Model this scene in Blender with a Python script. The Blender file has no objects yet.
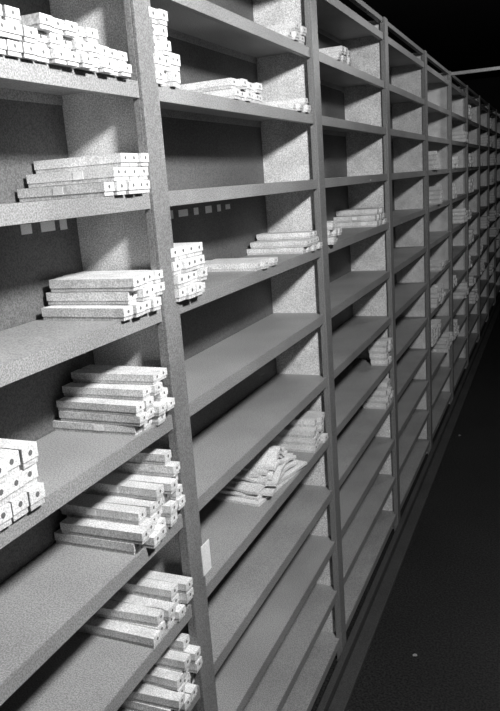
import bpy, math, random
from mathutils import Vector, Matrix
random.seed(7)
scene = bpy.context.scene
scene.view_settings.view_transform = 'Standard'
scene.view_settings.look = 'None'

CZ = 2.5            # camera height (m)
PITCH = 1.503       # bay pitch
U1 = 1.768          # y of the nearest visible upright
DEPTH = 0.27
LIP = 0.042
LEVELS = [0.83, 0.55, 0.275, -0.006, -0.313, -0.627, -0.935, -1.235, -1.52, -1.80, -2.08, -2.36]
LEVELS = [CZ + l for l in LEVELS]
TOP = CZ + 0.92
N0, N1 = -2, 10     # upright index range

# ------------------------------------------------------------ materials
def mat(name, val, rough=0.6, var=0.25, fine=260.0, coarse=3.0, spec=0.3, bump=0.0, metallic=0.0):
    m = bpy.data.materials.new(name); m.use_nodes = True
    nt = m.node_tree; N = nt.nodes; L = nt.links
    b = N['Principled BSDF']
    b.inputs['Roughness'].default_value = rough
    b.inputs['Metallic'].default_value = metallic
    b.inputs['Specular IOR Level'].default_value = spec
    geo = N.new('ShaderNodeNewGeometry')
    n1 = N.new('ShaderNodeTexNoise'); n1.inputs['Scale'].default_value = fine; n1.inputs['Detail'].default_value = 2
    n2 = N.new('ShaderNodeTexNoise'); n2.inputs['Scale'].default_value = coarse; n2.inputs['Detail'].default_value = 6
    L.new(geo.outputs['Position'], n1.inputs['Vector']); L.new(geo.outputs['Position'], n2.inputs['Vector'])
    r1 = N.new('ShaderNodeMapRange'); r1.inputs['From Min'].default_value = 0.36; r1.inputs['From Max'].default_value = 0.64
    r1.inputs['To Min'].default_value = 1 - var; r1.inputs['To Max'].default_value = 1 + var
    r2 = N.new('ShaderNodeMapRange'); r2.inputs['From Min'].default_value = 0.3; r2.inputs['From Max'].default_value = 0.7
    r2.inputs['To Min'].default_value = 0.85*val; r2.inputs['To Max'].default_value = 1.15*val
    L.new(n1.outputs['Fac'], r1.inputs['Value']); L.new(n2.outputs['Fac'], r2.inputs['Value'])
    mu = N.new('ShaderNodeMath'); mu.operation = 'MULTIPLY'
    L.new(r1.outputs[0], mu.inputs[0]); L.new(r2.outputs[0], mu.inputs[1])
    co = N.new('ShaderNodeCombineColor')
    for i in range(3): L.new(mu.outputs[0], co.inputs[i])
    L.new(co.outputs[0], b.inputs['Base Color'])
    return m

M_SHELF = mat('painted_steel_shelf', 0.31, 0.5, 0.36)
M_LIP = mat('painted_steel_lip', 0.26, 0.45, 0.34)
M_PANEL = mat('painted_steel_side_panel', 0.66, 0.6, 0.34, coarse=12)
M_FLANGE = mat('painted_steel_upright', 0.20, 0.45, 0.34)
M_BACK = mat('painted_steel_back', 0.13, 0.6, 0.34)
M_BOX = mat('carton_board', 0.56, 0.8, 0.28, fine=260, coarse=14)
M_LID = mat('carton_lid_board', 0.70, 0.8, 0.26, fine=260, coarse=14)
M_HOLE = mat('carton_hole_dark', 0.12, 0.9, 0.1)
M_LABEL = mat('paper_label', 0.88, 0.8, 0.1)
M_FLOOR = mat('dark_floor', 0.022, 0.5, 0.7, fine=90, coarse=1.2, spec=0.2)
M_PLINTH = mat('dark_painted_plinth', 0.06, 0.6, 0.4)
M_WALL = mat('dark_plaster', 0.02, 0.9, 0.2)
M_CEIL = mat('dark_ceiling', 0.01, 0.9, 0.2)
M_PAPER = mat('old_paper', 0.72, 0.85, 0.3)
M_SCRAP = mat('glint_scrap_paper', 0.3, 0.85, 0.3)  # pale tone that stands in for the floor glints
M_LAMP = mat('lamp_enamel', 0.25, 0.4, 0.1)

# ------------------------------------------------------------ mesh builder
class MB:
    def __init__(s): s.v=[]; s.f=[]; s.m=[]; s.mats=[]
    def mi(s, m):
        if m not in s.mats: s.mats.append(m)
        return s.mats.index(m)
    def box(s, x0,x1,y0,y1,z0,z1, m, rot=None, piv=None):
        b=len(s.v); i=s.mi(m)
        for z in (z0,z1):
            for x,y in ((x0,y0),(x1,y0),(x1,y1),(x0,y1)):
                p=Vector((x,y,z))
                if rot is not None: p = rot @ (p-piv) + piv
                s.v.append(p)
        for f in ((3,2,1,0),(4,5,6,7),(0,1,5,4),(1,2,6,5),(2,3,7,6),(3,0,4,7)):
            s.f.append([b+k for k in f]); s.m.append(i)
    def disc(s, x, y, z, r, m, rot=None, piv=None, n=10):
        b=len(s.v); i=s.mi(m)
        for k in range(n):
            a=2*math.pi*k/n
            p=Vector((x, y+r*math.cos(a), z+r*math.sin(a)))
            if rot is not None: p = rot @ (p-piv) + piv
            s.v.append(p)
        s.f.append([b+k for k in range(n)]); s.m.append(i)
    def obj(s, name, parent=None, bevel=0.0):
        me=bpy.data.meshes.new(name); me.from_pydata([tuple(v) for v in s.v],[],s.f)
        for m in s.mats: me.materials.append(m)
        me.polygons.foreach_set('material_index', s.m); me.update()
        o=bpy.data.objects.new(name, me); scene.collection.objects.link(o)
        if parent: o.parent=parent
        if bevel:
            md=o.modifiers.new('bevel','BEVEL'); md.width=bevel; md.segments=2; md.limit_method='ANGLE'
        return o

# ------------------------------------------------------------ room
def room():
    y0,y1=-4.0,19.0; x0,x1=-1.6,3.8; h=CZ+2.0
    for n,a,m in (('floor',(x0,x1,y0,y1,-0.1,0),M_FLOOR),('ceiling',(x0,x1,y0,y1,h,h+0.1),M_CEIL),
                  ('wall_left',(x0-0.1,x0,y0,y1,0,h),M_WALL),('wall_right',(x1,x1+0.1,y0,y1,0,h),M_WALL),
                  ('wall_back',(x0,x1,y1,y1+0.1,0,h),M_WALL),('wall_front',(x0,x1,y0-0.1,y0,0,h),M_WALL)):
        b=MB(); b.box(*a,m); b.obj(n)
room()

# ------------------------------------------------------------ rack
rack=bpy.data.objects.new('steel_shelving_rack',None); scene.collection.objects.link(rack)
def uy(n): return U1+(n-1)*PITCH
for n in range(N0,N1+1):
    y=uy(n); b=MB()
    b.box(-DEPTH-0.01,0.0,y-0.003,y+0.003,0.0,TOP-0.005,M_PANEL)
    b.box(0.0,0.010,y-0.044,y+0.044,0.0,TOP,M_FLANGE)
    b.box(-0.02,0.0,y-0.044,y-0.040,0.0,TOP,M_FLANGE)
    b.box(-0.02,0.0,y+0.040,y+0.044,0.0,TOP,M_FLANGE)
    b.box(-DEPTH-0.03,-DEPTH-0.012,y-0.03,y+0.03,0.0,TOP,M_FLANGE)
    b.obj('upright_%d'%(n-N0+1),rack,0.0015)
for n in range(N0,N1):
    a=uy(n)+0.0035; c=uy(n+1)-0.0035; b=MB()
    for z in LEVELS:
        b.box(-DEPTH,-0.001,a,c,z-0.004,z,M_SHELF)
        b.box(-0.004,-0.0005,a,c,z-LIP,z,M_LIP)
        b.box(-0.022,-0.004,a,c,z-LIP,z-LIP+0.003,M_LIP)
        b.box(-DEPTH,-DEPTH+0.003,a,c,z-0.03,z,M_SHELF)
    b.obj('shelves_%d'%(n-N0+1),rack,0.001)
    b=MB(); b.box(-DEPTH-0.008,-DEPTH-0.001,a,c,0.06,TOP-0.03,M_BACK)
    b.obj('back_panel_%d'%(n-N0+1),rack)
b=MB()
b.box(0.011,0.045,uy(N0)-0.05,uy(N1)+0.05,0.0,0.07,M_PLINTH)
b.box(0.046,0.12,uy(N0)-0.05,uy(N1)+0.05,0.0,0.025,M_PLINTH)
b.obj('base_plinth',rack,0.003)
b=MB(); b.box(-0.03,-0.001,uy(N0),uy(N1),TOP-0.03,TOP-0.001,M_FLANGE); b.obj('top_rail',rack,0.002)
b=MB(); yb=uy(5)
b.box(0.011,3.8,yb-0.02,yb+0.02,TOP-0.04,TOP-0.01,M_LIP); b.obj('aisle_tie_beam',rack,0.002)

# white patches standing in for the lit far rack glimpsed through a gap
b=MB(); rc=random.Random(3)
for (ya,yb2,zz) in ((1.52,1.70,-0.075),(2.30,2.90,-0.09)):
    y=ya
    while y<yb2:
        wv=rc.uniform(0.03,0.08); hh=rc.uniform(0.02,0.03)
        b.box(-DEPTH-0.0008,-DEPTH+0.0008,y,y+wv,CZ+zz-hh/2,CZ+zz+hh/2,M_LABEL); y+=wv+rc.uniform(0.02,0.07)
b.obj('gap_light_patches',rack)

# ------------------------------------------------------------ cartons
def carton(b, xf, y, z, L, W, H, hole=True):
    r=random.uniform(-0.03,0.03); rot=Matrix.Rotation(r,3,'Z'); piv=Vector((xf-L/2,y+W/2,z))
    g=0.0018
    b.box(xf-L+0.002,xf-0.003,y+g,y+W-g,z,z+H*0.5,M_BOX,rot,piv)
    b.box(xf-L,xf,y+g*0.2,y+W-g*0.2,z+H*0.3,z+H-0.0016,M_LID,rot,piv)
    if hole:
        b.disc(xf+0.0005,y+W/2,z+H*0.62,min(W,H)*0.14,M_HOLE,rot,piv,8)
    if random.random()<0.35 and L>0.2:
        q=random.uniform(0.08,0.2)
        b.box(xf-L+q,xf-L+q+0.03,y-0.0004,y+0.001,z+H*0.3,z+H*0.85,M_LABEL,rot,piv)

def stack(y0, zlev, cols, W=0.042, H=0.036, L=0.265, front=0.004, jit=0.012):
    b=MB(); y=y0; z0=LEVELS[zlev]+0.0005
    for c in cols:
        for k in range(c):
            carton(b, front+random.uniform(-jit,jit), y, z0+k*H, L-random.uniform(0,0.01), W, H)
        y+=W+0.0015
    return b.obj('carton_stack')

# bay 1
stack(1.13,2,[3,3,3,2,3,3,3,3,3,2,2,2],W=0.043,H=0.030,front=0.02)
stack(1.51,3,[1,2,3,3,3],W=0.042,H=0.034,front=0.006)
stack(1.52,4,[1,3,3,3,3],W=0.042,H=0.034,front=0.010)
stack(1.54,5,[3,4,5,5],W=0.042,H=0.029,front=0.002,jit=0.02)
stack(0.94,5,[3,3,3,3],W=0.048,H=0.046,L=0.24,front=0.012,jit=0.006)
stack(1.47,6,[2,3,3,4,4,6],W=0.040,H=0.034,front=0.008,jit=0.02)
stack(1.50,7,[1,2,2,3,3],W=0.042,H=0.034,front=0.0,jit=0.02)
stack(1.56,8,[2,3,4,5],W=0.040,H=0.036,front=0.0,jit=0.02)
stack(0.60,2,[2,3,3,1],H=0.034); stack(0.45,3,[2,2,3],H=0.034)
# bay 2
stack(1.80,2,[5,5],W=0.042,H=0.038,front=0.01)
stack(1.89,2,[2,2],W=0.032,H=0.045,front=0.01)
stack(2.34,2,[2,2,2,2,2,2],W=0.046,H=0.034)
stack(2.95,2,[1,1,1,2,1],W=0.046,H=0.03)
stack(2.95,1,[1,2,2,2],W=0.05,H=0.034)
stack(1.79,4,[4,4,4,4],W=0.046,H=0.038,front=0.02)
stack(2.44,4,[1,1,1,1],W=0.046,H=0.03)
stack(2.99,4,[2,2,3,3,2],W=0.044,H=0.028)
stack(3.00,7,[3,4,4,4],W=0.044,H=0.036,front=-0.005)
# bay 3
stack(3.34,4,[3,3,3],W=0.05,H=0.035,front=0.02)
stack(4.40,4,[2,3,3,3,3],W=0.05,H=0.035,front=0.0)
stack(3.65,1,[1,2,2,2,2],W=0.05,H=0.035)
stack(4.59,7,[4,4],W=0.055,H=0.042,L=0.12,front=0.0)
stack(4.54,8,[3,4,4],W=0.055,H=0.042,L=0.16,front=0.0)
# bays beyond
rb=random.Random(11)
for n in range(4,N1):
    for lv in range(0,10):
        if rb.random()<(0.85 if lv>1 else 0.25):
            k=rb.randint(3,10); w=0.05
            y=uy(n)+rb.choice([0.06, PITCH-0.06-k*(w+0.0015), rb.uniform(0.1,1.0)])
            y=min(y,uy(n+1)-0.06-k*(w+0.0015))
            stack(y,lv,[rb.randint(2,4) if lv else 1 for _ in range(k)],W=w,H=0.04,front=0.02)

# loose floppy bundle of papers
def bundle(yc, zlev):
    b=MB(); z0=LEVELS[zlev]+0.001; nx,ny=12,20
    i=b.mi(M_PAPER); rr=random.Random(4)
    for s in range(9):
        Lx=0.235-0.008*s; Ly=0.44-0.026*s; th=0.011; ang=rr.uniform(-0.2,0.2)
        ox=rr.uniform(-0.01,0.01); oy=rr.uniform(-0.02,0.02); ph=rr.uniform(0,0.6)
        R=Matrix.Rotation(ang,3,'Z'); base=len(b.v)
        for t in (0,1):
            for a in range(nx+1):
                for c in range(ny+1):
                    u=a/nx-0.5; v=c/ny-0.5
                    p=R@Vector((u*Lx,v*Ly,0))
                    amp=0.008*s
                    zz=s*(th+0.0008)+t*th+amp*(0.5+0.5*math.cos(v*6+ph))*(1-0.6*abs(u))+0.0009*s*math.sin(v*18+ph*9+u*8)
                    b.v.append(Vector((-0.135+ox+p.x,yc+oy+p.y,z0+max(zz,t*0.004))))
        st=(nx+1)*(ny+1)
        idx=lambda t,a,c: base+t*st+a*(ny+1)+c
        for a in range(nx):
            for c in range(ny):
                b.f.append([idx(1,a,c),idx(1,a+1,c),idx(1,a+1,c+1),idx(1,a,c+1)]); b.m.append(i)
                b.f.append([idx(0,a,c+1),idx(0,a+1,c+1),idx(0,a+1,c),idx(0,a,c)]); b.m.append(i)
        for a in range(nx):
            b.f.append([idx(0,a,0),idx(0,a+1,0),idx(1,a+1,0),idx(1,a,0)]); b.m.append(i)
            b.f.append([idx(1,a,ny),idx(1,a+1,ny),idx(0,a+1,ny),idx(0,a,ny)]); b.m.append(i)
        for c in range(ny):
            b.f.append([idx(0,0,c+1),idx(0,0,c),idx(1,0,c),idx(1,0,c+1)]); b.m.append(i)
            b.f.append([idx(0,nx,c),idx(0,nx,c+1),idx(1,nx,c+1),idx(1,nx,c)]); b.m.append(i)
    return b.obj('paper_bundle')
bundle(2.64,7)

# pale paper scraps standing in for glints on the aisle floor
for (sx,sy,sr) in ((0.36,3.39,0.4),(0.19,6.8,1.1)):
    b=MB(); R=Matrix.Rotation(sr,3,'Z'); i=b.mi(M_SCRAP)
    pts=[(-0.012,-0.007,0),(0.011,-0.008,0),(0.013,0.006,0.002),(0.0,0.010,0.004),(-0.011,0.007,0)]
    for z in (0.0005,0.0015):
        for p in pts:
            q=R@Vector(p); b.v.append(Vector((sx+q.x,sy+q.y,q.z+z)))
    b.f+= [[4,3,2,1,0],[5,6,7,8,9]]+[[k,(k+1)%5,5+(k+1)%5,5+k] for k in range(5)]; b.m+=[i]*7
    b.obj('glint_scrap')

# label card on the near upright
b=MB(); zc=CZ-1.13; b.box(0.0105,0.013,U1+0.03,U1+0.085,zc-0.05,zc+0.05,M_LABEL); o=b.obj('label_card',rack)

# ------------------------------------------------------------ lamps
def lamp(name, x,y,z, power, r=0.08):
    e=bpy.data.objects.new(name,None); scene.collection.objects.link(e); e.location=(x,y,z)
    b=MB(); i=b.mi(M_LAMP); n=24
    prof=[(0.02,0.16),(0.03,0.10),(0.09,0.07),(0.16,0.0)]
    for rr,zz in prof:
        for k in range(n):
            a=2*math.pi*k/n; b.v.append(Vector((rr*math.cos(a),rr*math.sin(a),zz)))
    for j in range(len(prof)-1):
        for k in range(n):
            b.f.append([j*n+k,(j+1)*n+k,(j+1)*n+(k+1)%n,j*n+(k+1)%n]); b.m.append(i)
    b.box(-0.004,0.004,-0.004,0.004,0.15,CZ+2.0-z,M_LAMP)
    b.obj('shade',e)
    l=bpy.data.lights.new(name+'_bulb','POINT'); l.energy=power; l.shadow_soft_size=r
    lo=bpy.data.objects.new('bulb_light',l); scene.collection.objects.link(lo); lo.parent=e; lo.location=(0,0,-0.2)
lamp('far_fill_lamp',1.5,1.1,CZ+1.2,370,0.12)
lamp('far_fill_lamp',1.5,7.0,CZ+1.35,55,0.18)  # added fill lamp out of view, brightens the far bays

w=bpy.data.worlds.new('world'); scene.world=w; w.use_nodes=True
w.node_tree.nodes['Background'].inputs[0].default_value=(0.5,0.5,0.5,1)
w.node_tree.nodes['Background'].inputs[1].default_value=0.0

# ------------------------------------------------------------ camera
f=725.0
Y=Vector((308,195.5,-f)).normalized()
Z=-Vector((226,-3045,-f)).normalized()
X=Y.cross(Z).normalized(); Z=X.cross(Y).normalized()
cam=bpy.data.cameras.new('camera'); co=bpy.data.objects.new('camera',cam); scene.collection.objects.link(co)
cam.sensor_fit='HORIZONTAL'; cam.sensor_width=36; cam.lens=f/500*36; cam.clip_start=0.02
R=Matrix((X,Y,Z)).to_4x4()
co.matrix_world=Matrix.Translation((1.0,0,CZ))@R
scene.camera=co
print('done')
